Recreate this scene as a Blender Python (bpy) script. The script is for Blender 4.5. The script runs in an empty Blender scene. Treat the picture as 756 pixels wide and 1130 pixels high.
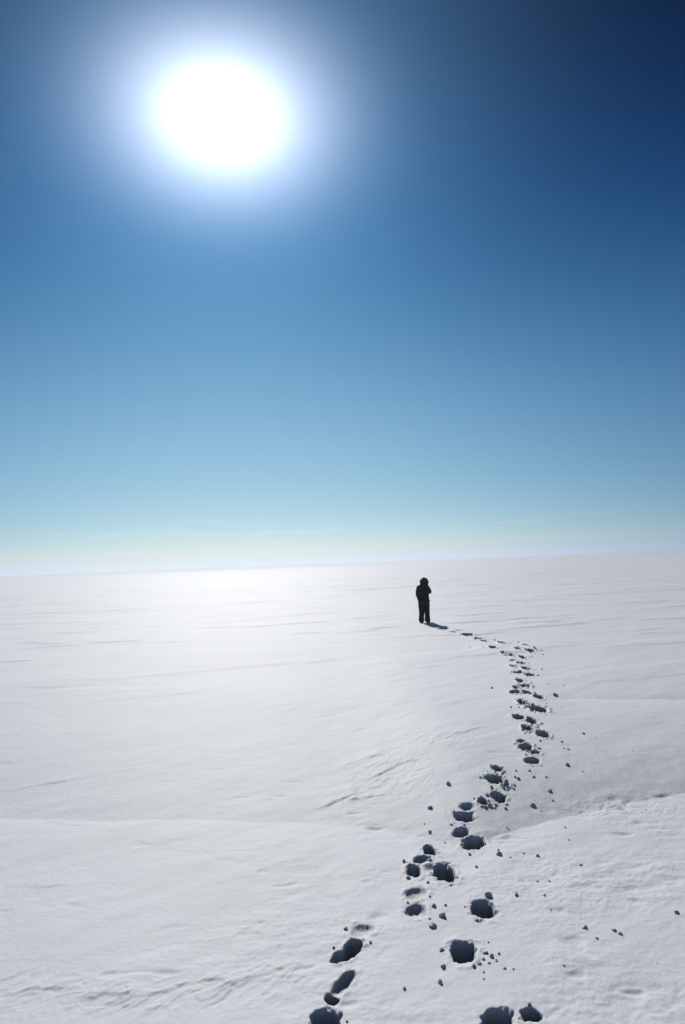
import bpy, bmesh, math, random
import numpy as np
from mathutils import Vector, Matrix, noise as mnoise

random.seed(11)
S = bpy.context.scene
COL = S.collection

SUN_ENERGY = 3.25
HAZE = 0.0008
EXPOSURE = 0.0
BACK_FILL = 1.4


def SKY(M, mixrgb, expfall, sky, theta, pe, dirv, N, L, bg):
    """the Nishita sky, deepened with height and with the angle from the sun, lens vignetting put into its colour,
    plus a bright aureole round the sun that takes in the lens glare"""
    STR = 0.08
    sx = N.new('ShaderNodeSeparateXYZ'); L.new(dirv, sx.inputs[0])
    cx = N.new('ShaderNodeCombineXYZ'); L.new(sx.outputs['X'], cx.inputs['X']); L.new(sx.outputs['Y'], cx.inputs['Y'])
    L.new(M('MAXIMUM', sx.outputs['Z'], 0.026), cx.inputs['Z']); L.new(cx.outputs[0], sky.inputs['Vector'])
    th = M('MINIMUM', theta, 55.0)
    e = M('MINIMUM', pe, 38.0)
    e1 = M('MULTIPLY', e, 0.1)
    e2 = M('MULTIPLY', e1, e1)
    t1 = M('MULTIPLY', th, 0.1)
    low = expfall(e, 3.0)
    K = ((0.633, 0.4219, -0.4539, -0.3694, 0.4696), (0.3781, 0.4905, -0.3316, -0.2567, 0.3579), (0.0447, 0.3899, -0.2176, -0.1538, 0.6505))  # sky falloff per channel, with lens vignetting put into the colour
    # fill light added to the sky behind the viewer, lifts the bootprint holes
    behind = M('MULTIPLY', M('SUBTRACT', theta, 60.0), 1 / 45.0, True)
    milk = expfall(pe, 1.3)
    s = N.new('ShaderNodeSeparateColor'); L.new(sky.outputs['Color'], s.inputs['Color'])
    # sun aureole with lens glare put into the sky colour, stretched to appear round
    rgt = Vector((math.cos(SUN_AZ), -math.sin(SUN_AZ), 0)); upv = rgt.cross(SD)

    def comp(v):
        n = N.new('ShaderNodeVectorMath'); n.operation = 'DOT_PRODUCT'
        L.new(dirv, n.inputs[0]); n.inputs[1].default_value = v
        return n.outputs['Value']
    hx = M('MULTIPLY', comp(rgt), 0.84 * 180 / math.pi); hy = M('MULTIPLY', comp(upv), 1.13 * 180 / math.pi)
    th2 = M('ADD', M('SQRT', M('ADD', M('MULTIPLY', hx, hx), M('MULTIPLY', hy, hy))), M('MULTIPLY', M('LESS_THAN', comp(SD), 0.0), 900.0))
    glow = expfall(th2, 5.6, 2.0)
    glow2 = expfall(th2, 11.6, 1.5)
    core = expfall(th2, 2.8, 2.0)
    # faint thin cloud streaks low in the sky
    mp = N.new('ShaderNodeMapping'); mp.inputs['Scale'].default_value = (5, 5, 95)
    L.new(dirv, mp.inputs['Vector'])
    nz = N.new('ShaderNodeTexNoise'); nz.inputs['Scale'].default_value = 1.6; nz.inputs['Detail'].default_value = 5
    L.new(mp.outputs['Vector'], nz.inputs['Vector'])
    wisp = M('MULTIPLY', M('MULTIPLY', M('SUBTRACT', nz.outputs['Fac'], 0.52), 2.0, True), expfall(M('ABSOLUTE', M('SUBTRACT', pe, 2.8)), 1.0, 2.0))
    outs = []
    for c in range(3):
        a, b, q, d, f = K[c]
        x = M('ADD', M('ADD', M('ADD', M('MULTIPLY', e1, b), M('MULTIPLY', e2, q)), M('ADD', M('MULTIPLY', t1, d), M('MULTIPLY', low, f))), a)
        v = M('MULTIPLY', s.outputs[c], M('EXPONENT', x))
        g = M('ADD', M('ADD', M('MULTIPLY', glow, (1.02, 1.0, 1.08)[c]), M('MULTIPLY', glow2, (0.135, 0.33, 0.56)[c])), M('MULTIPLY', core, 0.8))
        g = M('ADD', g, M('MULTIPLY', wisp, 0.12))
        v = M('MULTIPLY', v, M('ADD', 1.0, M('MULTIPLY', milk, (0.08, 0.07, 0.06)[c])))
        g = M('ADD', g, M('MULTIPLY', behind, (0.055, 0.066, 0.082)[c] * BACK_FILL))
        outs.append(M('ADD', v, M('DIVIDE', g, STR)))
    cc = N.new('ShaderNodeCombineColor')
    for c in range(3):
        L.new(outs[c], cc.inputs[c])
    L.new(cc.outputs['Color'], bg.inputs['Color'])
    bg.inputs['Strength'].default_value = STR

LINE_X = [-4.767, -4.052, -2.427, -0.895, 0.082, 0.577, 0.947, 1.288, 1.562, 1.951, 2.859, 3.779, 4.728]
LINE_Y = [8.204, 8.044, 7.822, 7.639, 7.387, 7.1, 6.843, 6.919, 7.096, 7.273, 7.676, 8.014, 8.322]
LINE2_X = [3.319, 3.978, 5.668, 6.81]
LINE2_Y = [11.907, 12.017, 11.76, 11.772]
# x, y, width, length, depth, rim, rubble, turn: the bootprints of the trail
PRINTS = [
    (1.023, 4.33, 0.119, 0.123, 0.16, 0.035, 0.12, 0.0),
    (0.808, 4.282, 0.182, 0.218, 0.26, 0.07, 0.0, 0.0),
    (-0.216, 4.338, 0.173, 0.219, 0.25, 0.07, 0.06, 0.0),
    (0.726, 5.011, 0.181, 0.254, 0.26, 0.122, 0.21, 0.0),
    (0.983, 5.587, 0.181, 0.29, 0.26, 0.105, 0.09, 0.0),
    (-0.055, 5.105, 0.115, 0.29, 0.22, 0.105, 0.18, 24.0),
    (-0.145, 5.013, 0.1, 0.12, 0.14, 0.07, 0.12, 0.0),
    (-0.182, 4.549, 0.1, 0.12, 0.16, 0.07, 0.06, 10.0),
    (-0.113, 4.709, 0.1, 0.33, 0.05, 0.07, 0.12, 24.0),
    (0.029, 5.339, 0.173, 0.2, 0.03, 0.07, 0.12, 20.0),
    (0.456, 5.597, 0.175, 0.219, 0.055, 0.105, 0.12, 20.0),
    (0.485, 5.869, 0.161, 0.227, 0.038, 0.175, 0.18, 15.0),
    (0.772, 6.241, 0.195, 0.35, 0.27, 0.14, 0.18, 0.0),
    (0.671, 6.33, 0.142, 0.16, 0.03, 0.035, 0.12, 0.0),
    (1.153, 6.841, 0.205, 0.274, 0.24, 0.14, 0.18, 12.0),
    (1.148, 7.346, 0.183, 0.196, 0.22, 0.14, 0.12, 0.0),
    (1.064, 7.056, 0.158, 0.177, 0.12, 0.105, 0.18, 10.0),
    (1.219, 7.546, 0.16, 0.172, 0.05, 0.07, 0.12, 15.0),
    (0.701, 6.701, 0.109, 0.231, 0.2, 0.14, 0.36, 0.0),
    (0.597, 6.5, 0.138, 0.203, 0.045, 0.07, 0.12, 20.0),
    (0.512, 6.279, 0.125, 0.225, 0.12, 0.14, 0.36, 10.0),
    (2.597, 10.727, 0.174, 0.294, 0.2, 0.4, 0.18, 0.0),
    (2.726, 10.484, 0.144, 0.352, 0.22, 0.5, 0.24, 0.0),
    (3.017, 11.172, 0.265, 0.408, 0.15, 0.6, 0.6, 0.0),
    (2.565, 10.116, 0.151, 0.315, 0.22, 0.6, 0.42, 0.0),
    (2.694, 9.795, 0.177, 0.285, 0.24, 0.5, 0.12, 0.0),
    (2.326, 9.533, 0.143, 0.12, 0.12, 0.4, 0.12, 0.0),
    (2.308, 9.281, 0.18, 0.26, 0.24, 0.5, 0.24, 0.0),
    (2.359, 9.075, 0.136, 0.13, 0.14, 0.6, 0.3, 0.0),
    (2.264, 8.798, 0.181, 0.211, 0.2, 0.105, 0.18, 6.0),
    (1.756, 8.537, 0.117, 0.164, 0.2, 0.21, 0.48, 0.0),
    (1.663, 8.223, 0.195, 0.249, 0.25, 0.175, 0.3, 0.0),
    (1.758, 8.091, 0.101, 0.136, 0.05, 0.21, 0.72, 0.0),
    (1.602, 7.776, 0.165, 0.2, 0.22, 0.175, 0.24, 12.0),
    (1.409, 7.664, 0.1, 0.148, 0.14, 0.21, 0.72, 0.0),
    (3.285, 12.059, 0.166, 0.367, 0.22, 0.5, 0.12, 0.0),
    (2.905, 11.629, 0.16, 0.46, 0.2, 0.6, 0.54, 0.0),
    (3.353, 13.605, 0.153, 0.377, 0.22, 0.6, 0.18, 0.0),
    (3.101, 12.956, 0.113, 0.262, 0.2, 0.6, 0.24, 0.0),
    (3.296, 13.053, 0.212, 0.339, 0.16, 0.6, 0.54, 0.0),
    (2.999, 12.548, 0.188, 0.272, 0.2, 0.6, 0.3, 0.0),
    (3.183, 12.44, 0.171, 0.271, 0.2, 0.6, 0.3, 0.0),
    (3.573, 14.497, 0.253, 0.319, 0.16, 0.6, 0.42, 0.0),
    (3.699, 14.126, 0.212, 0.25, 0.16, 0.6, 0.24, 0.0),
    (3.835, 14.946, 0.168, 0.347, 0.2, 0.6, 0.24, 0.0),
    (3.646, 15.331, 0.172, 0.3, 0.12, 0.6, 0.3, 0.0),
    (3.921, 15.694, 0.176, 0.395, 0.2, 0.6, 0.24, 0.0),
    (3.837, 16.103, 0.121, 0.338, 0.18, 0.6, 0.24, 0.0),
    (4.193, 16.62, 0.166, 0.452, 0.2, 0.6, 0.24, 0.0),
    (4.003, 17.003, 0.212, 0.46, 0.12, 0.6, 0.6, 0.0),
    (3.921, 17.368, 0.173, 0.46, 0.1, 0.6, 0.6, 0.0),
    (3.873, 18.404, 0.184, 0.46, 0.24, 0.6, 0.24, 0.0),
    (4.332, 19.288, 0.217, 0.46, 0.18, 0.6, 0.6, 0.0),
    (4.42, 17.944, 0.157, 0.442, 0.18, 0.6, 0.36, 0.0),
    (4.807, 18.602, 0.116, 0.374, 0.18, 0.6, 0.36, 0.0),
    (4.634, 17.603, 0.198, 0.421, 0.2, 0.6, 0.36, 0.0),
    (4.854, 17.811, 0.111, 0.43, 0.2, 0.6, 0.36, 0.0),
    (3.988, 20.079, 0.2, 0.437, 0.14, 0.6, 0.48, 0.0),
    (3.949, 20.823, 0.286, 0.46, 0.18, 0.6, 0.48, 0.0),
    (3.811, 21.803, 0.326, 0.46, 0.2, 0.6, 0.48, 0.0),
    (3.774, 23.294, 0.349, 0.46, 0.16, 0.6, 0.48, 0.0),
    (3.5, 22.636, 0.226, 0.46, 0.12, 0.6, 0.48, 0.0),
    (3.361, 24.145, 0.362, 0.46, 0.14, 0.6, 0.48, 0.0),
    (3.16, 25.288, 0.316, 0.46, 0.12, 0.6, 0.36, 0.0),
]
# x, y, diameter of the snow lumps lying beside the trail
CLODS = [
    (0.990, 4.351, 0.073),
    (1.074, 5.781, 0.059),
    (0.606, 5.650, 0.043),
    (0.655, 5.490, 0.056),
    (0.556, 5.368, 0.061),
    (0.582, 5.051, 0.038),
    (0.566, 4.849, 0.043),
    (0.520, 4.672, 0.033),
    (0.829, 7.623, 0.053),
    (0.758, 7.123, 0.036),
    (1.329, 6.551, 0.055),
    (1.058, 7.458, 0.033),
    (0.989, 7.213, 0.032),
    (1.074, 6.316, 0.036),
    (0.484, 6.411, 0.032),
    (1.107, 8.136, 0.052),
    (2.223, 7.960, 0.047),
    (2.663, 8.666, 0.046),
    (2.856, 9.489, 0.037),
    (3.267, 9.819, 0.039),
    (2.846, 9.199, 0.030),
    (2.804, 9.235, 0.024),
    (1.703, 8.624, 0.039),
    (1.976, 8.474, 0.027),
    (2.138, 8.484, 0.044),
    (1.943, 8.241, 0.043),
    (1.919, 8.291, 0.032),
    (2.140, 8.298, 0.032),
    (2.292, 8.307, 0.033),
    (1.937, 7.617, 0.050),
    (1.655, 7.626, 0.030),
    (1.623, 7.534, 0.029),
    (1.532, 7.602, 0.039),
    (1.488, 7.802, 0.040),
    (1.556, 8.268, 0.042),
    (1.504, 8.278, 0.032),
    (2.454, 9.371, 0.037),
    (2.576, 9.540, 0.037),
    (2.472, 9.225, 0.048),
    (1.578, 8.002, 0.041),
    (1.785, 8.095, 0.052),
    (2.782, 8.480, 0.020),
    (2.664, 12.971, 0.053),
    (3.617, 12.221, 0.072),
    (3.774, 13.172, 0.031),
    (4.757, 19.269, 0.060),
    (4.420, 16.653, 0.043),
    (4.748, 16.883, 0.040),
    (4.308, 20.216, 0.063),
    (3.331, 18.801, 0.039),
    (4.102, 14.720, 0.039),
    (2.623, 11.345, 0.035),
    (3.255, 11.535, 0.033),
    (2.830, 10.329, 0.034),
    (2.542, 10.897, 0.037),
    (1.671, 6.492, 0.034),
    (1.989, 6.271, 0.025),
    (1.295, 5.781, 0.034),
    (1.517, 5.759, 0.019),
    (1.669, 5.259, 0.035),
    (1.867, 5.203, 0.035),
    (1.888, 5.151, 0.028),
    (2.421, 5.415, 0.037),
    (1.704, 5.110, 0.020),
    (1.413, 6.480, 0.025),
    (0.887, 4.987, 0.026),
    (0.913, 4.934, 0.032),
    (0.934, 4.885, 0.019),
    (0.811, 4.862, 0.031),
    (0.853, 4.913, 0.025),
    (0.969, 4.797, 0.025),
    (0.971, 4.969, 0.019),
    (0.879, 4.862, 0.019),
    (0.769, 4.833, 0.025),
    (1.760, 8.013, 0.041),
    (1.714, 7.992, 0.031),
    (1.392, 7.679, 0.049),
    (1.403, 7.543, 0.048),
    (1.458, 7.575, 0.039),
]
# small wind-cut ledges: polyline, height, length of the tail behind it
LEDGES = [
    ([(-4.45, 8.84), (-3.95, 9.01), (-3.44, 9.20), (-2.86, 9.45)], 0.020, 0.50),
    ([(-2.99, 6.26), (-2.59, 6.26), (-2.16, 6.29)], 0.010, 0.35),
    ([(-3.87, 14.28), (-3.35, 15.04), (-2.96, 16.18)], 0.022, 1.00),
    ([(-4.61, 15.00), (-5.50, 14.25), (-6.26, 13.88)], 0.015, 1.00),
    ([(-1.82, 4.63), (-1.65, 4.68), (-1.40, 4.65), (-1.11, 4.80)], 0.018, 0.20),
    ([(-0.97, 4.69), (-0.78, 4.80), (-0.60, 4.85)], 0.020, 0.20),
    ([(-0.41, 7.88), (-0.05, 8.14), (0.31, 8.37)], 0.030, 0.30),
    ([(0.11, 8.50), (0.59, 8.95), (0.96, 9.07)], 0.025, 0.35),
    ([(-0.05, 8.03), (0.21, 8.11)], 0.035, 0.20),
    ([(-0.16, 9.09), (0.14, 9.35), (0.51, 9.43)], 0.022, 0.30),
    ([(1.04, 9.71), (1.73, 10.07), (2.12, 10.34)], 0.020, 0.35),
    ([(2.59, 7.76), (3.07, 7.95), (3.59, 8.19)], 0.004, 0.20),
    ([(-2.38, 4.73), (-2.17, 4.79), (-1.91, 4.76)], 0.014, 0.20),
    ([(0.16, 7.04), (-0.37, 6.79)], 0.008, 0.30),
    ([(17.51, 74.09), (19.94, 63.26), (24.70, 62.61)], 0.100, 4.00),
    ([(4.51, 25.02), (6.45, 24.92), (8.67, 24.69), (10.89, 26.12)], 0.060, 1.50),
]
# patches of broken wind crust: x, y, half-width, half-length, strength
PATCHES = [
    (0.47, 8.84, 0.53, 0.93, 0.75),
    (0.05, 8.12, 0.43, 0.36, 0.80),
    (-1.18, 4.69, 0.81, 0.21, 1.00),
    (-0.59, 4.79, 0.32, 0.25, 0.70),
    (1.17, 9.78, 0.65, 0.61, 0.60),
    (3.01, 7.57, 0.70, 0.31, 0.80),
    (2.21, 5.85, 0.85, 0.93, 0.30),
    (-2.17, 4.79, 0.45, 0.25, 0.70),
    (-0.77, 12.80, 1.02, 0.74, 0.40),
    (0.21, 11.84, 1.10, 0.75, 0.35),
]
PERSON_AT = (3.028, 26.775)
CLOD_LABELS = [
    ('white-topped snow lump leaning over the small hollow right of the lowest right-hand bootprint', 'snow lumps beside the trail'),
    ('dark snow lump at the upper rim of the third deep round bootprint from the bottom', 'snow lumps beside the trail'),
    ('small snow lump, topmost of three between the two rows of foreground bootprints', 'snow lumps beside the trail'),
    ('upright snow lump, middle of three between the two rows of foreground bootprints', 'snow lumps beside the trail'),
    ('flat wide snow lump, lowest of three between the two rows of foreground bootprints', 'snow lumps beside the trail'),
    ('small snow lump level with the top of the lone round bootprint, on its left', 'snow lumps beside the trail'),
    ('flat snow lump level with the foot of the lone round bootprint, on its left', 'snow lumps beside the trail'),
    ('small snow lump alone below and left of the lone round bootprint', 'snow lumps beside the trail'),
    ('dark round snow lump alone on smooth snow left of the topmost close bootprints', 'snow lumps beside the trail'),
    ('flat snow lump just above the drift line, left of the trail', 'snow lumps beside the trail'),
    ('dark wedge of snow on rough crust, right of the oval bootprint at the drift line', 'snow lumps beside the trail'),
    ('snow crumb at the left edge of the pale close-set bootprints above the drift line', 'crumbs at the left edge of the pale close-set bootprints above the drift line'),
    ('snow crumb at the left edge of the pale close-set bootprints above the drift line', 'crumbs at the left edge of the pale close-set bootprints above the drift line'),
    ('small snow lump on open snow below the oval bootprint at the drift line', 'snow lumps beside the trail'),
    ('thin dark snow chip at the left side of the left bootprint row', 'snow lumps beside the trail'),
    ('dark snow lump farthest left of the trail on the smooth drift face', 'snow lumps beside the trail'),
    ('dark snow lump alone on the drift face right of the paired bootprints', 'snow lumps beside the trail'),
    ('largest snow lump on the open drift face well right of the trail', 'snow lumps beside the trail'),
    ('tiny snow crumb scattered on the smooth drift face well right of the trail', 'crumbs scattered on the smooth drift face well right of the trail'),
    ('tiny snow crumb scattered on the smooth drift face well right of the trail', 'crumbs scattered on the smooth drift face well right of the trail'),
    ('tiny snow crumb scattered on the smooth drift face well right of the trail', 'crumbs scattered on the smooth drift face well right of the trail'),
    ('tiny snow crumb scattered on the smooth drift face well right of the trail', 'crumbs scattered on the smooth drift face well right of the trail'),
    ('snow crumb around the large dark bootprint in the middle of the drift face', 'crumbs around the large dark bootprint in the middle of the drift face'),
    ('snow crumb scattered just right of the trail below the pale oval bootprint', 'crumbs scattered just right of the trail below the pale oval bootprint'),
    ('snow crumb scattered just right of the trail below the pale oval bootprint', 'crumbs scattered just right of the trail below the pale oval bootprint'),
    ('snow crumb scattered just right of the trail below the pale oval bootprint', 'crumbs scattered just right of the trail below the pale oval bootprint'),
    ('snow crumb scattered just right of the trail below the pale oval bootprint', 'crumbs scattered just right of the trail below the pale oval bootprint'),
    ('snow crumb scattered just right of the trail below the pale oval bootprint', 'crumbs scattered just right of the trail below the pale oval bootprint'),
    ('snow crumb scattered just right of the trail below the pale oval bootprint', 'crumbs scattered just right of the trail below the pale oval bootprint'),
    ('small snow lump just above the drift line, right of the rubble-edged bootprint', 'snow lumps beside the trail'),
    ('snow crumb in the broken rubble around the wide bootprint low on the drift face', 'crumbs in the broken rubble around the wide bootprint low on the drift face'),
    ('snow crumb in the broken rubble around the wide bootprint low on the drift face', 'crumbs in the broken rubble around the wide bootprint low on the drift face'),
    ('snow crumb in the broken rubble around the wide bootprint low on the drift face', 'crumbs in the broken rubble around the wide bootprint low on the drift face'),
    ('snow crumb in the broken rubble around the wide bootprint low on the drift face', 'crumbs in the broken rubble around the wide bootprint low on the drift face'),
    ('snow crumb around the large dark bootprint in the middle of the drift face', 'crumbs around the large dark bootprint in the middle of the drift face'),
    ('snow crumb around the large dark bootprint in the middle of the drift face', 'crumbs around the large dark bootprint in the middle of the drift face'),
    ('snow crumb at the right rim of the double bootprint on the upper drift face', 'crumbs at the right rim of the double bootprint on the upper drift face'),
    ('snow crumb at the right rim of the double bootprint on the upper drift face', 'crumbs at the right rim of the double bootprint on the upper drift face'),
    ('snow crumb at the right rim of the double bootprint on the upper drift face', 'crumbs at the right rim of the double bootprint on the upper drift face'),
    ('snow crumb around the large dark bootprint in the middle of the drift face', 'crumbs around the large dark bootprint in the middle of the drift face'),
    ('snow crumb around the large dark bootprint in the middle of the drift face', 'crumbs around the large dark bootprint in the middle of the drift face'),
    ('tiny snow crumb scattered on the smooth drift face well right of the trail', 'crumbs scattered on the smooth drift face well right of the trail'),
    ('tiny dark snow lump alone left of the trail halfway to the person', 'snow lumps beside the trail'),
    ('dark flat snow lump right of the trail at the far drift edge', 'snow lumps beside the trail'),
    ('tiny snow crumb beside the narrow far stretch of trail above the messy bootprint', 'crumbs beside the narrow far stretch of trail above the messy bootprint'),
    ('tiny snow crumb beside the far part of the trail near the bend', 'crumbs beside the far part of the trail near the bend'),
    ('tiny snow crumb beside the far part of the trail near the bend', 'crumbs beside the far part of the trail near the bend'),
    ('tiny snow crumb beside the far part of the trail near the bend', 'crumbs beside the far part of the trail near the bend'),
    ('tiny snow crumb beside the far part of the trail near the bend', 'crumbs beside the far part of the trail near the bend'),
    ('tiny snow crumb beside the far part of the trail near the bend', 'crumbs beside the far part of the trail near the bend'),
    ('tiny snow crumb beside the narrow far stretch of trail above the messy bootprint', 'crumbs beside the narrow far stretch of trail above the messy bootprint'),
    ('tiny snow crumb beside the narrow far stretch of trail above the messy bootprint', 'crumbs beside the narrow far stretch of trail above the messy bootprint'),
    ('tiny snow crumb beside the narrow far stretch of trail above the messy bootprint', 'crumbs beside the narrow far stretch of trail above the messy bootprint'),
    ('tiny snow crumb beside the narrow far stretch of trail above the messy bootprint', 'crumbs beside the narrow far stretch of trail above the messy bootprint'),
    ('tiny snow crumb beside the narrow far stretch of trail above the messy bootprint', 'crumbs beside the narrow far stretch of trail above the messy bootprint'),
    ('dark snow lump on rough crust right of the trail, level with the large left-tailed bootprint', 'snow lumps beside the trail'),
    ('tiny snow lump alone on rough crust well right of the large left-tailed bootprint', 'snow lumps beside the trail'),
    ('snow crumb on the rough crust right of the foreground bootprints', 'crumbs on the rough crust right of the foreground bootprints'),
    ('snow crumb on the rough crust right of the foreground bootprints', 'crumbs on the rough crust right of the foreground bootprints'),
    ('snow crumb scattered on the rough crust at the lower right, away from the trail', 'crumbs scattered on the rough crust at the lower right, away from the trail'),
    ('snow crumb scattered on the rough crust at the lower right, away from the trail', 'crumbs scattered on the rough crust at the lower right, away from the trail'),
    ('snow crumb scattered on the rough crust at the lower right, away from the trail', 'crumbs scattered on the rough crust at the lower right, away from the trail'),
    ('snow crumb scattered on the rough crust at the lower right, away from the trail', 'crumbs scattered on the rough crust at the lower right, away from the trail'),
    ('snow crumb scattered on the rough crust at the lower right, away from the trail', 'crumbs scattered on the rough crust at the lower right, away from the trail'),
    ('snow crumb on the rough crust right of the foreground bootprints', 'crumbs on the rough crust right of the foreground bootprints'),
    ('snow chip in the cluster thrown out right of and below the lone round bootprint', 'chips in the cluster thrown out right of and below the lone round bootprint'),
    ('snow chip in the cluster thrown out right of and below the lone round bootprint', 'chips in the cluster thrown out right of and below the lone round bootprint'),
    ('snow chip in the cluster thrown out right of and below the lone round bootprint', 'chips in the cluster thrown out right of and below the lone round bootprint'),
    ('snow chip in the cluster thrown out right of and below the lone round bootprint', 'chips in the cluster thrown out right of and below the lone round bootprint'),
    ('snow chip in the cluster thrown out right of and below the lone round bootprint', 'chips in the cluster thrown out right of and below the lone round bootprint'),
    ('snow chip in the cluster thrown out right of and below the lone round bootprint', 'chips in the cluster thrown out right of and below the lone round bootprint'),
    ('snow chip in the cluster thrown out right of and below the lone round bootprint', 'chips in the cluster thrown out right of and below the lone round bootprint'),
    ('snow chip in the cluster thrown out right of and below the lone round bootprint', 'chips in the cluster thrown out right of and below the lone round bootprint'),
    ('snow chip in the cluster thrown out right of and below the lone round bootprint', 'chips in the cluster thrown out right of and below the lone round bootprint'),
    ('snow crumb around the large dark bootprint in the middle of the drift face', 'crumbs around the large dark bootprint in the middle of the drift face'),
    ('snow crumb around the large dark bootprint in the middle of the drift face', 'crumbs around the large dark bootprint in the middle of the drift face'),
    ('snow crumb in the broken rubble around the wide bootprint low on the drift face', 'crumbs in the broken rubble around the wide bootprint low on the drift face'),
    ('snow crumb in the broken rubble around the wide bootprint low on the drift face', 'crumbs in the broken rubble around the wide bootprint low on the drift face'),
    ('snow crumb in the broken rubble around the wide bootprint low on the drift face', 'crumbs in the broken rubble around the wide bootprint low on the drift face'),
]
# ---------------------------------------------------------------- terrain
def _hash(ix, iy, seed):
    h = (ix.astype(np.int64) * 374761393 + iy.astype(np.int64) * 668265263 + seed * 2246822519) & 0xFFFFFFFF
    h = ((h ^ (h >> 13)) * 1274126177) & 0xFFFFFFFF
    return ((h ^ (h >> 16)) & 0xFFFF) / 65536.0 * 2 * math.pi


def pnoise(x, y, seed=0):
    """2-D gradient noise, about -0.7 .. 0.7"""
    xi = np.floor(x); yi = np.floor(y)
    fx = x - xi; fy = y - yi
    xi = xi.astype(np.int64); yi = yi.astype(np.int64)
    u = fx * fx * fx * (fx * (fx * 6 - 15) + 10)
    v = fy * fy * fy * (fy * (fy * 6 - 15) + 10)

    def g(dx, dy):
        a = _hash(xi + dx, yi + dy, seed)
        return np.cos(a) * (fx - dx) + np.sin(a) * (fy - dy)
    n0 = g(0, 0) * (1 - u) + g(1, 0) * u
    n1 = g(0, 1) * (1 - u) + g(1, 1) * u
    return n0 * (1 - v) + n1 * v


def fbm(x, y, seed=0, octaves=3, gain=0.5):
    s = 0; a = 1.0; f = 1.0
    for k in range(octaves):
        s = s + a * pnoise(x * f + 17.3 * k, y * f - 9.1 * k, seed + 31 * k)
        a *= gain; f *= 2.03
    return s


def sstep(a, b, x):
    t = np.clip((x - a) / (b - a), 0, 1)
    return t * t * (3 - 2 * t)


def macro(x, y):
    """the large shapes of the snow field: plain, drift face, second drift"""
    r = np.hypot(x, y)
    h = 0.10 * fbm(x / 60, y / 60, 5, 3) * sstep(15, 70, r)
    h = h + 0.9 * fbm(x / 700, y / 700, 8, 3) * sstep(150, 900, r)
    # a low far ice ridge on the left of the horizon
    h = h + 1.5 * np.exp(-((x + 440) / 55) ** 2 - ((y - 900) / 14) ** 2) * (0.7 + 0.6 * pnoise(x / 14, y / 14, 9))
    # drift that begins at an uneven line six metres out and rises away from it
    ly = np.interp(x, LINE_X, LINE_Y) + 0.07 * fbm(x / 0.7, x * 0 + 3.3, 21, 3) + 0.03 * fbm(x / 0.16, y / 0.3, 25, 3) * sstep(0.8, 2.2, x)
    d = y - ly
    wr = sstep(-0.4, 1.6, x)                       # steeper on the right
    length = 4.6 * (1 - wr) + 1.7 * wr
    dd = np.maximum(d, 0)
    h = h - 0.35 + 0.35 * (1 - np.exp(-dd / length)) * (d > 0)
    dn = np.minimum(d, 0)
    h = h + 0.020 * (1 - np.exp(dn / 0.22)) * np.exp(dn / 2.5) * (0.6 + 0.8 * pnoise(x / 0.5, y / 1.5, 77))
    # second, lower drift edge to the right of the trail
    ly2 = np.interp(x, LINE2_X, LINE2_Y) + 0.12 * fbm(x / 1.4, x * 0 + 8.3, 23, 2)
    d2 = y - ly2
    w2 = sstep(LINE2_X[0] - 0.2, LINE2_X[0] + 0.6, x)
    h = h + w2 * (0.07 * (1 - np.exp(-np.maximum(d2, 0) / 0.9)) - 0.05 * np.exp(np.minimum(d2, 0) / 0.9)) * np.exp(-np.maximum(d2, 0) / 9)
    return h
PLATE = 0.45


# ---------------------------------------------------------------- fine relief of the snow
def patch_mask(x, y):
    m = np.zeros_like(x)
    for cx, cy, sx, sy, a in PATCHES:
        q = ((x - cx) / sx) ** 2 + ((y - cy) / sy) ** 2
        m = np.maximum(m, a * np.exp(-0.9 * q ** 1.5))
    return m


def relief(x, y):
    r = np.hypot(x, y)
    h = np.zeros_like(x)
    for fn, sel in ((relief_near, r < 22), (relief_mid, (r > 9) & (r < 200)), (relief_far, r > 20), (relief_far2, r > 80), (relief_all, r < 400)):
        i = np.nonzero(sel)[0]
        if i.size:
            h[i] += fn(x[i], y[i], r[i])
    return h


def along(x, y):
    wx = x + 0.10 * pnoise(x / 0.6, y / 0.6, 61)
    wy = y + 0.10 * pnoise(x / 0.6, y / 0.6, 62)
    ca, sa = math.cos(math.radians(38)), math.sin(math.radians(38))
    return ca * wx + sa * wy, -sa * wx + ca * wy


def relief_all(x, y, r):
    u, v = along(x, y)
    return 0.010 * fbm(u / 1.3, v / 0.55, 41, 3) * (1 - 0.5 * sstep(20, 90, r)) * (1 - sstep(150, 400, r))


def relief_near(x, y, r):
    near = 1 - sstep(9, 22, r)
    u, v = along(x, y)
    # the flat crust in front of the drift is rougher than the drift's face
    ly = np.interp(x, LINE_X, LINE_Y)
    fore = 1 - sstep(-0.1, 0.5, y - ly)
    rough = 0.28 + 0.80 * fore * sstep(-2.8, 1.2, x)
    rough = rough * (0.35 + 1.1 * sstep(-0.25, 0.35, pnoise(x / 1.2, y / 0.8, 47)))
    h = near * rough * (0.006 * fbm(x / 0.30, y / 0.16, 42, 3) + 0.0022 * fbm(x / 0.05, y / 0.04, 43, 2))
    # shallow dents
    n = pnoise(x / 0.34, y / 0.20, 46)
    h = h - near * rough * 0.012 * sstep(0.32, 0.55, n)
    # broken wind crust: thin plates with steep edges
    m = patch_mask(x, y)
    p1 = fbm(u / 0.20, v / 0.085, 51, 3)
    p2 = fbm(u / 0.42, v / 0.16, 53, 3)
    return h + m * near * PLATE * (0.009 * sstep(0.04, 0.12, p1) + 0.012 * sstep(0.1, 0.18, p2))


def UV(x, y):
    a2, b2 = math.cos(math.radians(12)), math.sin(math.radians(12))
    return a2 * x + b2 * y, -b2 * x + a2 * y


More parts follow.
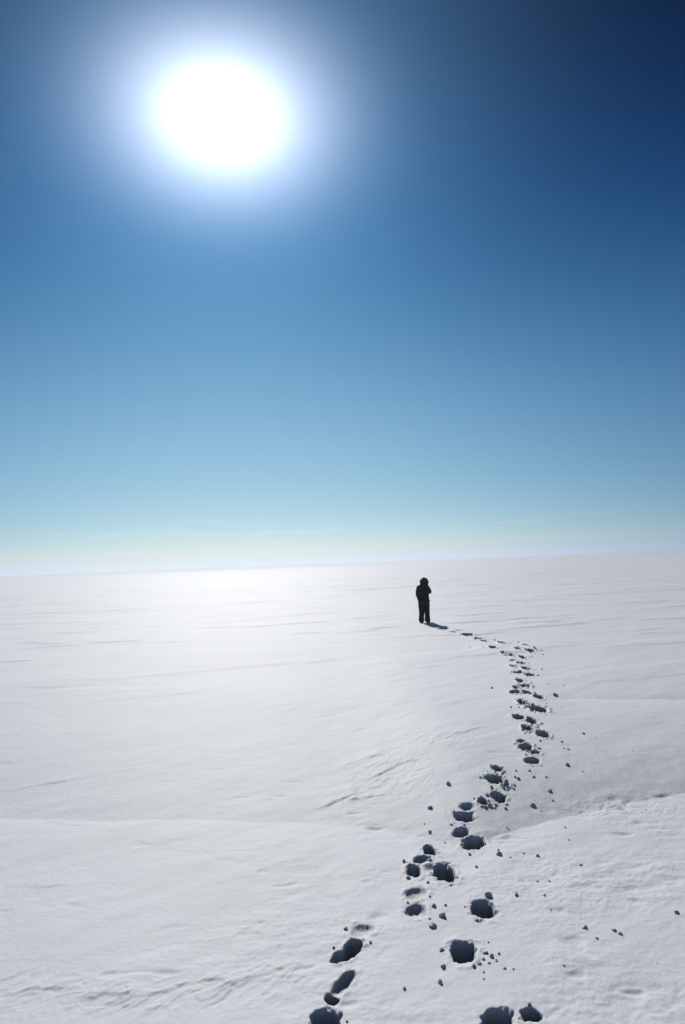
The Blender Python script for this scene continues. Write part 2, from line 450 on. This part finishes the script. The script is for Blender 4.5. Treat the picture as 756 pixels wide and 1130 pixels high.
def relief_mid(x, y, r):
    # wide old wind ridges out on the plain
    U, V = UV(x, y)
    q1 = fbm(U / 7.0, V / 2.6, 55, 3)
    return sstep(9, 24, r) * (0.035 * q1 + 0.05 * sstep(0.12, 0.3, q1)) * (1 - sstep(70, 200, r)) * 0.6


def relief_far(x, y, r):
    U, V = UV(x, y)
    q2 = fbm(U / 26.0, V / 9.0, 56, 3)
    return sstep(20, 60, r) * (0.07 * q2 + 0.06 * sstep(0.12, 0.25, q2)) * (1 - sstep(150, 600, r))


def relief_far2(x, y, r):
    U, V = UV(x, y)
    return sstep(80, 250, r) * (1 - sstep(400, 1500, r)) * 0.18 * fbm(U / 90.0, V / 30.0, 57, 2)


def ledge_relief(x, y):
    h = np.zeros_like(x)
    for pts, amp, tail in LEDGES:
        px = np.array([p[0] for p in pts]); py = np.array([p[1] for p in pts])
        o = np.argsort(px)
        span = px.max() - px.min()
        i = np.nonzero((x > px.min() - 0.2 * span) & (x < px.max() + 0.2 * span) & (y > py.min() - 2 * tail) & (y < py.max() + 7 * tail))[0]
        if not i.size:
            continue
        X, Y = x[i], y[i]
        wob = 0.15 * tail * fbm(X / (0.7 * tail), Y * 0 + amp * 100, 71, 3)
        d = Y - np.interp(X, px[o], py[o]) - wob
        e = sstep(px.min() - 0.15 * span, px.min() + 0.3 * span, X) * (1 - sstep(px.max() - 0.3 * span, px.max() + 0.15 * span, X))
        e = e * (0.35 + 0.65 * sstep(-0.25, 0.3, pnoise(X / (0.8 * tail), Y * 0 + amp * 37, 73)))
        soft = 0.05 * tail + 0.008
        h[i] += 0.55 * amp * e * sstep(-soft, soft, d) * np.exp(-np.maximum(d, 0) / tail)
    return h


def carve(x, y, z):
    """press the bootprints of the trail into the snow"""
    for k, (cx, cy, wid, ln, dep, rim, rub, tilt) in enumerate(PRINTS):
        R = max(wid, ln) * 1.5 + 0.1
        idx = np.nonzero((np.abs(x - cx) < R) & (np.abs(y - cy) < R))[0]
        if idx.size == 0:
            continue
        a = x[idx] - cx; b = y[idx] - cy
        t = math.radians(tilt)
        a, b = a * math.cos(t) - b * math.sin(t), a * math.sin(t) + b * math.cos(t)
        xs, ys = x[idx], y[idx]
        edge = 0.22 * fbm(xs / 0.11, ys / 0.11, 91 + k, 2) + 0.06 * fbm(xs / 0.04, ys / 0.04, 92, 2)
        # boot-shaped: broad at the toe, narrower and slightly skewed at the heel
        s = b / (ln / 2)
        a = (a - 0.10 * wid * math.sin(k * 2.4) * s) / (1 + 0.16 * s * (1 if k % 2 else -0.6))
        rho = ((np.abs(a) / (wid / 2)) ** 2.3 + (np.abs(b) / (ln / 2)) ** 2.3) ** (1 / 2.3)
        rh = rho * (1 + (0.75 + 0.5 * min(rub, 1)) * edge)
        hole = 1 - sstep(0.80, 0.98, rh)
        # the crust round the hole has cracked and sagged in uneven pieces
        crack = fbm(xs / 0.06, ys / 0.05, 94 + k, 2)
        sag = (1 - sstep(0.92, 1.10, rho * (1 + 1.5 * edge + 0.35 * crack))) * (0.6 + 0.8 * crack)
        collar = np.clip(sag, 0, 1) * min(0.045, 0.22 * dep)
        if dep < 0.14:                                  # shallow, half-filled prints are bowls
            hole = np.clip(1 - rh ** 2.2, 0, 1) ** 0.8
        floor = dep * (1 + 0.25 * b / ln + 0.25 * pnoise(xs / 0.12, ys / 0.12, 95))
        # a shallow dip round the hole and a low uneven rim of thrown snow
        rimshape = np.exp(-((rho - 1.28) / 0.22) ** 2) * sstep(-0.15, 0.35, fbm(xs / 0.12, ys / 0.10, 96 + k, 3) + 0.1)
        lum = np.exp(-((rho - 1.2) / 0.55) ** 2) * sstep(0.08, 0.2, fbm(xs / 0.075, ys / 0.06, 98 + k, 2))
        z[idx] = z[idx] - np.maximum(hole * floor, collar) + (1 - hole) * (1 - np.clip(sag, 0, 1)) * (0.034 * rim * rimshape + 0.026 * rub * lum) 
    return z


def ground_z(x, y):
    x = np.atleast_1d(np.asarray(x, float)); y = np.atleast_1d(np.asarray(y, float))
    return macro(x, y) + relief(x, y) + ledge_relief(x, y)


# ---------------------------------------------------------------- materials
def nodes_of(name):
    m = bpy.data.materials.new(name)
    m.use_nodes = True
    nt = m.node_tree
    return m, nt, nt.nodes['Principled BSDF']


def snow_material(name, grain=True):
    m, nt, p = nodes_of(name)
    N, L = nt.nodes, nt.links
    p.inputs['Base Color'].default_value = SNOW_COL
    p.inputs['Roughness'].default_value = 0.68
    p.inputs['Specular IOR Level'].default_value = 1.0
    p.inputs['IOR'].default_value = 1.31
    geo = N.new('ShaderNodeNewGeometry')
    # slight real differences between old, packed and freshly blown snow
    n0 = N.new('ShaderNodeTexNoise'); n0.inputs['Scale'].default_value = 0.35; n0.inputs['Detail'].default_value = 5
    mp = N.new('ShaderNodeMapping'); mp.inputs['Scale'].default_value = (0.6, 1.3, 1)
    L.new(geo.outputs['Position'], mp.inputs['Vector']); L.new(mp.outputs['Vector'], n0.inputs['Vector'])
    cr = N.new('ShaderNodeValToRGB')
    cr.color_ramp.elements[0].position = 0.35; cr.color_ramp.elements[0].color = tuple(c * 0.95 for c in SNOW_COL[:3]) + (1,)
    cr.color_ramp.elements[1].position = 0.65; cr.color_ramp.elements[1].color = SNOW_COL
    L.new(n0.outputs['Fac'], cr.inputs['Fac']); L.new(cr.outputs['Color'], p.inputs['Base Color'])
    # grain
    g1 = N.new('ShaderNodeTexNoise'); g1.inputs['Scale'].default_value = 130; g1.inputs['Detail'].default_value = 3
    g2 = N.new('ShaderNodeTexNoise'); g2.inputs['Scale'].default_value = 24; g2.inputs['Detail'].default_value = 4
    for g in (g1, g2):
        L.new(geo.outputs['Position'], g.inputs['Vector'])
    b1 = N.new('ShaderNodeBump'); b1.inputs['Strength'].default_value = 0.35; b1.inputs['Distance'].default_value = 0.004
    b2 = N.new('ShaderNodeBump'); b2.inputs['Strength'].default_value = 0.30; b2.inputs['Distance'].default_value = 0.012
    L.new(g2.outputs['Fac'], b2.inputs['Height']); L.new(g1.outputs['Fac'], b1.inputs['Height'])
    L.new(b2.outputs['Normal'], b1.inputs['Normal']); L.new(b1.outputs['Normal'], p.inputs['Normal'])
    return m


SNOW_COL = (0.770, 0.795, 0.830, 1)
M_SNOW = snow_material('snow')


def fabric(name, col, rough=0.85, scale=60, dist=0.004):
    m, nt, p = nodes_of(name)
    N, L = nt.nodes, nt.links
    tc = N.new('ShaderNodeTexCoord')
    n = N.new('ShaderNodeTexNoise'); n.inputs['Scale'].default_value = scale; n.inputs['Detail'].default_value = 4
    L.new(tc.outputs['Object'], n.inputs['Vector'])
    cr = N.new('ShaderNodeValToRGB')
    cr.color_ramp.elements[0].color = tuple(c * 0.7 for c in col) + (1,)
    cr.color_ramp.elements[1].color = tuple(c * 1.3 for c in col) + (1,)
    L.new(n.outputs['Fac'], cr.inputs['Fac']); L.new(cr.outputs['Color'], p.inputs['Base Color'])
    b = N.new('ShaderNodeBump'); b.inputs['Strength'].default_value = 0.5; b.inputs['Distance'].default_value = dist
    L.new(n.outputs['Fac'], b.inputs['Height']); L.new(b.outputs['Normal'], p.inputs['Normal'])
    p.inputs['Roughness'].default_value = rough
    p.inputs['Specular IOR Level'].default_value = 0.2
    return m


M_PARKA = fabric('parka_cloth', (0.012, 0.016, 0.014))
M_TROUSER = fabric('trouser_cloth', (0.007, 0.007, 0.008))
M_BOOT = fabric('boot_rubber', (0.008, 0.008, 0.009), 0.6)
M_FUR = fabric('hood_fur', (0.013, 0.009, 0.010), 0.95, 140)
M_GLOVE = fabric('glove_cloth', (0.009, 0.009, 0.010))
M_SKIN = fabric('skin', (0.35, 0.20, 0.14), 0.6, 30, 0.001)


# ---------------------------------------------------------------- ground sheet
def build_ground():
    def graded(edges):
        out = []
        for a, b, step in edges:
            n = max(1, int(round((b - a) / step)))
            out += list(np.linspace(a, b, n, endpoint=False))
        return np.array(out)
    az = graded([(-180, -75, 4.0), (-75, -50, 1.0), (-50, -36, 0.3), (-36, -8, 0.085), (-8, 20, 0.05), (20, 36, 0.085), (36, 50, 0.3), (50, 75, 1.0), (75, 180, 4.0)])
    rr = [0.25]
    while rr[-1] < 14000:
        r = rr[-1]
        if r < 2.8: k = 0.06
        elif r < 3.6: k = 0.008
        elif r < 30: k = 0.0024
        elif r < 120: k = 0.006
        else: k = 0.012
        rr.append(r * (1 + k))
    rr = np.array(rr)
    A, Rr = np.meshgrid(np.radians(az), rr)
    x = (Rr * np.sin(A)).ravel(); y = (Rr * np.cos(A)).ravel()
    z = ground_z(x, y)
    z = carve(x, y, z)
    n, m = len(rr), len(az)
    x = np.append(x, 0.0); y = np.append(y, 0.0); z = np.append(z, z[:m].mean())
    co = np.stack([x, y, z], 1).astype(np.float32)
    i = np.arange(n - 1)[:, None] * m; j = np.arange(m)[None, :]; jn = (j + 1) % m
    quads = np.stack([i + j, i + m + j, i + m + jn, i + jn], 2).reshape(-1, 4)
    jj = np.arange(m)
    tris = np.stack([np.full(m, n * m), jj, (jj + 1) % m], 1)
    me = bpy.data.meshes.new('snow_field')
    me.vertices.add(len(co)); me.vertices.foreach_set('co', co.ravel())
    nl = quads.size + tris.size
    me.loops.add(nl)
    me.loops.foreach_set('vertex_index', np.concatenate([quads.ravel(), tris.ravel()]).astype(np.int32))
    me.polygons.add(len(quads) + len(tris))
    start = np.concatenate([np.arange(len(quads)) * 4, quads.size + np.arange(len(tris)) * 3]).astype(np.int32)
    me.polygons.foreach_set('loop_start', start)
    me.update(calc_edges=True)
    me.validate()
    me.polygons.foreach_set('use_smooth', np.ones(len(me.polygons), bool))
    me.materials.append(M_SNOW)
    if me.polygons[0].normal.z < 0:
        me.flip_normals()
    o = bpy.data.objects.new('snow_field', me)
    COL.objects.link(o)
    o['kind'] = 'structure'
    o['label'] = 'flat wind-packed snow plain pressed with a winding trail of deep bootprints'
    return o


GROUND = build_ground()

# ---------------------------------------------------------------- snow lumps
def lump_mesh(seed, flat=0.75):
    rng = random.Random(seed)
    bm = bmesh.new()
    bmesh.ops.create_icosphere(bm, subdivisions=3, radius=0.5)
    cuts = []
    for _ in range(10):
        v = Vector((rng.uniform(-1, 1), rng.uniform(-1, 1), rng.uniform(-0.3, 1))).normalized()
        cuts.append((v, rng.uniform(0.24, 0.40)))
    off = Vector((rng.uniform(-9, 9), rng.uniform(-9, 9), rng.uniform(-9, 9)))
    for v in bm.verts:
        c = v.co.copy()
        for nrm, dmax in cuts:
            t = c.dot(nrm)
            if t > dmax:
                c -= nrm * (t - dmax)
        c *= 1.15 + 0.10 * mnoise.noise(c * 4 + off) + 0.07 * mnoise.noise(c * 13 + off)
        c.z = max(c.z, -0.30) * flat
        v.co = c
    me = bpy.data.meshes.new('snow_lump')
    bm.to_mesh(me); bm.free()
    me.materials.append(M_SNOW)
    return me


LUMPS = [lump_mesh(100 + k, 0.7 + 0.08 * (k % 4)) for k in range(8)]
cz = carve(np.array([c[0] for c in CLODS]), np.array([c[1] for c in CLODS]),
           ground_z([c[0] for c in CLODS], [c[1] for c in CLODS]))
lump0 = bpy.data.objects.new('snow_lump', LUMPS[0])
for k, (cx, cy, size) in enumerate(CLODS):
    o = lump0 if k == 0 else lump0.copy()
    o.data = LUMPS[k % 8]
    COL.objects.link(o)
    rng = random.Random(500 + k)
    o.scale = (size * rng.uniform(0.95, 1.25), size * rng.uniform(0.8, 1.1), size * rng.uniform(0.95, 1.2))
    if k == 0:
        o.scale = (size * 0.95, size * 0.9, size * 1.0)
    o.rotation_euler = (rng.uniform(-.15, .15), rng.uniform(-.15, .15), rng.uniform(0, 6.28))
    o.location = (cx, cy, float(cz[k]) + size * 0.16)
    label, group = CLOD_LABELS[k]
    o['label'] = label; o['category'] = 'snow lump'
    o['group'] = group

# loose grains of broken crust, too many to count
def build_crumbs():
    rng = random.Random(3)
    P = []
    for (px_, py_, wid, ln, dep, rim, rub, tilt) in PRINTS:
        n = int(1 + 7 * rub)
        for _ in range(n):
            a = rng.uniform(0, 6.283); q = 1.1 + abs(rng.gauss(0, 0.55))
            P.append((px_ + math.cos(a) * q * wid / 2 * 1.1, py_ + math.sin(a) * q * ln / 2 * 1.1 - 0.02, rng.uniform(0.006, 0.018)))
    for _ in range(45):
        k = rng.randrange(len(PRINTS))
        P.append((PRINTS[k][0] + rng.gauss(0.25, 0.6), PRINTS[k][1] + rng.gauss(0, 0.5), rng.uniform(0.004, 0.012)))
    for _ in range(25):
        P.append((rng.uniform(0.6, 3.6), rng.uniform(4.4, 8.0), rng.uniform(0.004, 0.011)))
    xs = np.array([p[0] for p in P]); ys = np.array([p[1] for p in P])
    g0 = ground_z(xs, ys); g1 = carve(xs, ys, g0.copy())
    bm = bmesh.new()
    for (x, y, s), za, zb in zip(P, g0, g1):
        if zb < za - 0.03:
            continue
        r = bmesh.ops.create_icosphere(bm, subdivisions=1, radius=s)
        for v in r['verts']:
            v.co = Vector((v.co.x * rng.uniform(.7, 1.4), v.co.y * rng.uniform(.7, 1.3), v.co.z * rng.uniform(.6, 1.1))) + Vector((x, y, zb + s * 0.35))
    me = bpy.data.meshes.new('snow_crumbs'); bm.to_mesh(me); bm.free()
    me.materials.append(M_SNOW)
    o = bpy.data.objects.new('snow_crumbs', me); COL.objects.link(o)
    o['kind'] = 'stuff'; o['label'] = 'fine crumbs of broken snow crust strewn along the trail'


build_crumbs()

# ---------------------------------------------------------------- frosty air close over the snow
def build_haze():
    gz = np.empty(len(GROUND.data.vertices) * 3, np.float32)
    GROUND.data.vertices.foreach_get('co', gz)
    z = gz[2::3]
    lo, hi = float(z.min()) - 1.0, max(float(z.max()), 2.4) + 0.8
    bm = bmesh.new()
    bmesh.ops.create_cube(bm, size=1.0, matrix=Matrix.Translation((0, 0, (lo + hi) / 2)) @ Matrix.Diagonal((29000, 29000, hi - lo, 1)))
    me = bpy.data.meshes.new('haze'); bm.to_mesh(me); bm.free()
    mat = bpy.data.materials.new('haze'); mat.use_nodes = True
    nt = mat.node_tree
    nt.nodes.remove(nt.nodes['Principled BSDF'])
    v = nt.nodes.new('ShaderNodeVolumePrincipled')
    v.inputs['Color'].default_value = (0.93, 0.96, 1.0, 1)
    v.inputs['Density'].default_value = HAZE
    v.inputs['Anisotropy'].default_value = 0.6
    nt.links.new(v.outputs['Volume'], nt.nodes['Material Output'].inputs['Volume'])
    me.materials.append(mat)
    o = bpy.data.objects.new('haze', me); COL.objects.link(o)
    o['kind'] = 'stuff'; o['label'] = 'thin frosty air over the snow plain'


if HAZE > 0:
    build_haze()

# ---------------------------------------------------------------- the walker
def blob_mesh(name, chains, voxel, mat, smooth=3, levels=0, spikes=None):
    """one continuous surface: chains of (x,y,z, rx[, ry]) joints swept with tapering ellipses and fused"""
    bm = bmesh.new()
    for ch in chains:
        pts = []
        for a, b in zip(ch[:-1], ch[1:]):
            ra = (a[3], a[4] if len(a) > 4 else a[3]); rb = (b[3], b[4] if len(b) > 4 else b[3])
            va, vb = Vector(a[:3]), Vector(b[:3])
            n = max(2, int((vb - va).length / (0.35 * min(ra[0], ra[1], rb[0], rb[1])) + 1))
            for i in range(n + 1):
                t = i / n
                pts.append((va.lerp(vb, t), ra[0] + (rb[0] - ra[0]) * t, ra[1] + (rb[1] - ra[1]) * t))
        for c, rx, ry in pts:
            mtx = Matrix.Translation(c) @ Matrix.Diagonal((rx, ry, min(rx, ry), 1))
            bmesh.ops.create_icosphere(bm, subdivisions=2, radius=1.0, matrix=mtx)
    tmp = bpy.data.meshes.new('tmp'); bm.to_mesh(tmp); bm.free()
    ob = bpy.data.objects.new('tmp', tmp); COL.objects.link(ob)
    rm = ob.modifiers.new('r', 'REMESH'); rm.mode = 'VOXEL'; rm.voxel_size = voxel
    sm = ob.modifiers.new('s', 'SMOOTH'); sm.iterations = smooth; sm.factor = 0.5
    dg = bpy.context.evaluated_depsgraph_get()
    me = bpy.data.meshes.new_from_object(ob.evaluated_get(dg))
    bpy.data.objects.remove(ob); bpy.data.meshes.remove(tmp)
    me.name = name
    if spikes:
        amp, sc, seed = spikes
        for v in me.vertices:
            f = mnoise.noise(v.co * sc + Vector((seed, 0, 0)))
            f2 = mnoise.noise(Vector((v.co.x * sc * 0.35, v.co.y * sc * 0.35, v.co.z * sc * 0.8 + seed)))
            v.co += v.normal * amp * (f + f2)
    me.polygons.foreach_set('use_smooth', np.ones(len(me.polygons), bool))
    me.materials.clear(); me.materials.append(mat)
    return me


def hand_chains(w, d, up, side, scale=1.0, curl=0.5):
    """palm, four bent fingers of unequal length and a thumb, from wrist w along d; 'up' is the back of the hand"""
    d = d.normalized(); side = side.normalized(); up = up.normalized()
    s = scale
    ch = []
    k0 = w + d * 0.085 * s
    for off in (-0.028, -0.009, 0.010, 0.028):
        ch.append([tuple(w + side * off * 0.6 * s) + (0.021 * s,), tuple(k0 + side * off * s) + (0.016 * s,)])
    for off, ln in ((-0.030, 0.060), (-0.010, 0.075), (0.011, 0.083), (0.031, 0.074)):
        a = k0 + side * off * s
        p = [a]; dirn = d.copy()
        for seg in (0.45, 0.32, 0.23):
            dirn = (dirn - up * curl * 0.9).normalized()
            p.append(p[-1] + dirn * ln * seg * s)
        ch.append([tuple(q) + (r * s,) for q, r in zip(p, (0.013, 0.012, 0.011, 0.0095))])
    b = w + d * 0.025 * s + side * 0.030 * s
    t1 = b + (d * 0.5 + side * 0.8 - up * 0.3).normalized() * 0.04 * s
    t2 = t1 + (d * 0.8 + side * 0.25 - up * 0.6).normalized() * 0.04 * s
    ch.append([tuple(b) + (0.019 * s,), tuple(t1) + (0.015 * s,), tuple(t2) + (0.012 * s,)])
    return ch


def build_person():
    px, py = PERSON_AT
    gz = float(carve(np.array([px]), np.array([py]), ground_z(px, py))[0])
    root = bpy.data.objects.new('person', None); COL.objects.link(root)
    root.location = (px, py, gz - 0.01); root.rotation_euler = (0, 0, math.radians(-16))
    root['label'] = 'lone person seen from behind in a dark hooded parka, one arm raised to the face'
    root['category'] = 'person'

    def part(name, me, parent=root, label=None):
        o = bpy.data.objects.new(name, me); COL.objects.link(o); o.parent = parent
        if label: o['label'] = label
        return o
    sL, eL, wL = Vector((-.165, .0, 1.37)), Vector((-.222, -.03, 1.12)), Vector((-.195, .07, .90))
    sR, eR, wR = Vector((.165, .0, 1.37)), Vector((.245, .05, 1.20)), Vector((.115, .23, 1.42))
    # body: one surface with legs, trunk, arms, neck and a head with brow, nose, chin and ears
    H = Vector((.03, .03, 1.585))
    body = [
        [(-.125, 0, .09, .042), (-.122, .02, .47, .055), (-.10, 0, .88, .085), (0, 0, .93, .12, .09)],
        [(.125, 0, .09, .042), (.122, .02, .47, .055), (.10, 0, .88, .085), (0, 0, .93, .12, .09)],
        [(-.125, -.02, .05, .035), (-.135, .14, .045, .035)], [(.125, -.02, .05, .035), (.135, .14, .045, .035)],
        [(0, 0, .93, .15, .10), (0, 0, 1.1, .13, .09), (0, 0, 1.3, .16, .10), (0, 0, 1.40, .13, .08)],
        [(-.12, 0, 1.39, .06), tuple(sL) + (.055,), tuple(eL) + (.042,), tuple(wL) + (.030,)],
        [(.12, 0, 1.39, .06), tuple(sR) + (.055,), tuple(eR) + (.042,), tuple(wR) + (.030,)],
        [(0, 0, 1.40, .065), (.02, .02, 1.50, .055)],
        [(H.x, H.y - .01, H.z + .03, .078, .095), (H.x, H.y + .0, H.z - .01, .072, .088)],
        [(H.x, H.y + .04, H.z - .03, .055), (H.x, H.y + .065, H.z - .085, .028)],
        [(H.x, H.y + .088, H.z + .005, .010), (H.x, H.y + .112, H.z - .025, .014)],
        [(H.x - .03, H.y + .082, H.z + .018, .014), (H.x + .03, H.y + .082, H.z + .018, .014)],
        [(H.x - .022, H.y + .088, H.z - .055, .009), (H.x + .022, H.y + .088, H.z - .055, .009)],
        [(H.x - .078, H.y, H.z + .01, .018), (H.x - .078, H.y, H.z - .02, .013)],
        [(H.x + .078, H.y, H.z + .01, .018), (H.x + .078, H.y, H.z - .02, .013)],
    ]
    part('body', blob_mesh('body', body, 0.009, M_SKIN, 2))
    # wide trousers that fall in folds over the boots
    tro = []
    for s in (-1, 1):
        tro.append([(s * .118, -.01, .12, .112, .12), (s * .116, -.01, .22, .108, .115), (s * .112, .0, .30, .104, .11), (s * .108, .012, .40, .104, .105),
                    (s * .102, .02, .50, .114, .12), (s * .095, .01, .62, .130, .14), (s * .090, 0, .90, .140, .155)])
    tro.append([(0, 0, .66, .165, .125), (0, 0, .86, .19, .145), (0, 0, .98, .19, .15)])
    part('trousers', blob_mesh('trousers', tro, 0.013, M_TROUSER, 3, spikes=(0.010, 14, 3.1)))
    for s in (-1, 1):
        b = [[(s * .128, -.045, .075, .058, .062), (s * .130, .02, .072, .056, .06), (s * .138, .12, .058, .052), (s * .142, .17, .048, .046)],
             [(s * .128, -.02, .08, .062), (s * .127, -.01, .24, .070, .075)],
             [(s * .128, -.06, .018, .050, .03), (s * .142, .19, .018, .048, .03)]]
        part('boot', blob_mesh('boot', b, 0.010, M_BOOT, 2))
    # thigh-length parka with a flared hem
    par = [
        [(.02, .0, .80, .215, .17), (.015, 0, .92, .215, .17), (.005, .0, 1.06, .21, .165), (-.005, -.01, 1.22, .212, .175), (0, -.01, 1.33, .195, .16), (.01, .0, 1.41, .15, .125), (.02, .01, 1.48, .10, .10)],
        [(-.14, -.005, 1.37, .105), tuple(sL) + (.100,), tuple(sL.lerp(eL, .5) + Vector((-.012, -.01, 0))) + (.090,), tuple(eL) + (.086,), tuple(eL.lerp(wL, .6)) + (.074,), tuple(wL) + (.062,)],
        [(.14, -.005, 1.37, .105), tuple(sR) + (.098,), tuple(sR.lerp(eR, .5)) + (.088,), tuple(eR) + (.080,), tuple(eR.lerp(wR, .6)) + (.070,), tuple(wR) + (.058,)],
        [(.185, -.02, .84, .05), (.15, -.01, .95, .06)], [(.2, .05, .85, .045), (.15, .02, .95, .06)],
    ]
    pk = part('parka', blob_mesh('parka', par, 0.013, M_PARKA, 3, spikes=(0.011, 11, 7.7)))
    hood = [[(.035, -.02, 1.38, .175, .14), (.045, -.03, 1.47, .168, .155), (.045, -.015, 1.555, .155, .155), (.04, .0, 1.63, .125, .135), (.033, .01, 1.705, .070, .085)]]
    hd = part('hood', blob_mesh('hood', hood, 0.012, M_PARKA, 3, spikes=(0.010, 13, 1.7)), pk)
    ring = [[(.03 + .135 * math.sin(a), .115 + .02 * math.cos(a), 1.575 + .145 * math.cos(a), .036) for a in [k * math.pi / 8 for k in range(17)]]]
    part('fur_trim', blob_mesh('fur_trim', ring, 0.008, M_FUR, 1, spikes=(0.026, 60, 2.2)), hd)
    gl = hand_chains(wL, Vector((.1, .15, -1)), Vector((-1, -.2, 0)), Vector((0.0, 1, .1)), 1.25, .55)
    part('glove', blob_mesh('glove', gl + [[tuple(wL + Vector((0, -.01, .05))) + (.046,), tuple(wL) + (.036,)]], 0.006, M_GLOVE, 1))
    gr = hand_chains(wR, Vector((-.75, .25, .65)), Vector((.3, .9, .1)), Vector((.45, -.1, .9)), 1.2, .6)
    part('glove', blob_mesh('glove', gr + [[tuple(wR + Vector((.04, -.04, -.04))) + (.046,), tuple(wR) + (.036,)]], 0.006, M_GLOVE, 1))
    return root


build_person()

# ---------------------------------------------------------------- light and sky
SUN_EL, SUN_AZ = math.radians(34.4), math.radians(-9.2)      # azimuth from +Y, towards +X
SD = Vector((math.sin(SUN_AZ) * math.cos(SUN_EL), math.cos(SUN_AZ) * math.cos(SUN_EL), math.sin(SUN_EL)))
lamp = bpy.data.lights.new('sun', 'SUN')
lamp.energy = SUN_ENERGY; lamp.angle = math.radians(0.53); lamp.color = (1.0, 0.965, 0.92)
so = bpy.data.objects.new('sun', lamp); COL.objects.link(so)
so.rotation_euler = (-SD).to_track_quat('-Z', 'Y').to_euler()
so.location = SD * 60

W = bpy.data.worlds.new('World'); S.world = W; W.use_nodes = True
nt = W.node_tree; N, L = nt.nodes, nt.links
bg = N['Background']


def M(op, a, b=None, clamp=False):
    n = N.new('ShaderNodeMath'); n.operation = op; n.use_clamp = clamp
    for i, v in enumerate((a, b)):
        if v is None: continue
        if isinstance(v, (int, float)): n.inputs[i].default_value = v
        else: L.new(v, n.inputs[i])
    return n.outputs[0]


def mixrgb(kind, fac, a, b):
    n = N.new('ShaderNodeMix'); n.data_type = 'RGBA'; n.blend_type = kind; n.clamp_factor = True
    for s, v in ((n.inputs[0], fac), (n.inputs[6], a), (n.inputs[7], b)):
        if isinstance(v, (int, float)): s.default_value = v
        elif isinstance(v, tuple): s.default_value = v
        else: L.new(v, s)
    return n.outputs[2]


sky = N.new('ShaderNodeTexSky'); sky.sky_type = 'NISHITA'; sky.sun_disc = False
sky.sun_elevation = SUN_EL; sky.sun_rotation = SUN_AZ
sky.altitude = 1500; sky.air_density = 1.0; sky.dust_density = 0.3; sky.ozone_density = 2.0
tc = N.new('ShaderNodeTexCoord')
dirv = tc.outputs['Generated']
dot = N.new('ShaderNodeVectorMath'); dot.operation = 'DOT_PRODUCT'
L.new(dirv, dot.inputs[0]); dot.inputs[1].default_value = SD
theta = M('MULTIPLY', M('ARCCOSINE', M('MINIMUM', dot.outputs['Value'], 0.999999)), 180 / math.pi)     # degrees from the sun
sep = N.new('ShaderNodeSeparateXYZ'); L.new(dirv, sep.inputs[0])
elev = M('MULTIPLY', M('ARCSINE', sep.outputs['Z']), 180 / math.pi)                                     # degrees above the horizon
pe = M('MAXIMUM', elev, 0.0)


def expfall(v, s, p=1.0):
    q = M('DIVIDE', v, s)
    if p != 1.0: q = M('POWER', q, p)
    return M('EXPONENT', M('MULTIPLY', q, -1.0))


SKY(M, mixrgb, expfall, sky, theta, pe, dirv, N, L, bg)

# ---------------------------------------------------------------- camera
F_MM = 24.0
PITCH, ROLL, CAMZ = math.atan(57.3 / 753.33), math.radians(2.2), 2.40
cam = bpy.data.cameras.new('camera'); cam.sensor_fit = 'VERTICAL'; cam.sensor_height = 36; cam.sensor_width = 36; cam.lens = F_MM
cam.clip_start = 0.05; cam.clip_end = 40000
co = bpy.data.objects.new('camera', cam); COL.objects.link(co)
fwd = Vector((0, math.cos(PITCH), math.sin(PITCH))); U = Vector((0, -math.sin(PITCH), math.cos(PITCH))); R = Vector((1, 0, 0))
up = math.cos(ROLL) * U + math.sin(ROLL) * R; rt = math.cos(ROLL) * R - math.sin(ROLL) * U
co.matrix_world = Matrix(((rt.x, up.x, -fwd.x, 0), (rt.y, up.y, -fwd.y, 0), (rt.z, up.z, -fwd.z, CAMZ), (0, 0, 0, 1)))
S.camera = co

S.render.engine = 'CYCLES'
S.cycles.max_bounces = 6
S.cycles.diffuse_bounces = 0
S.cycles.use_denoising = True
S.view_settings.view_transform = 'Standard'; S.view_settings.look = 'None'
S.view_settings.exposure = EXPOSURE; S.view_settings.gamma = 1
S.view_settings.use_curve_mapping = False
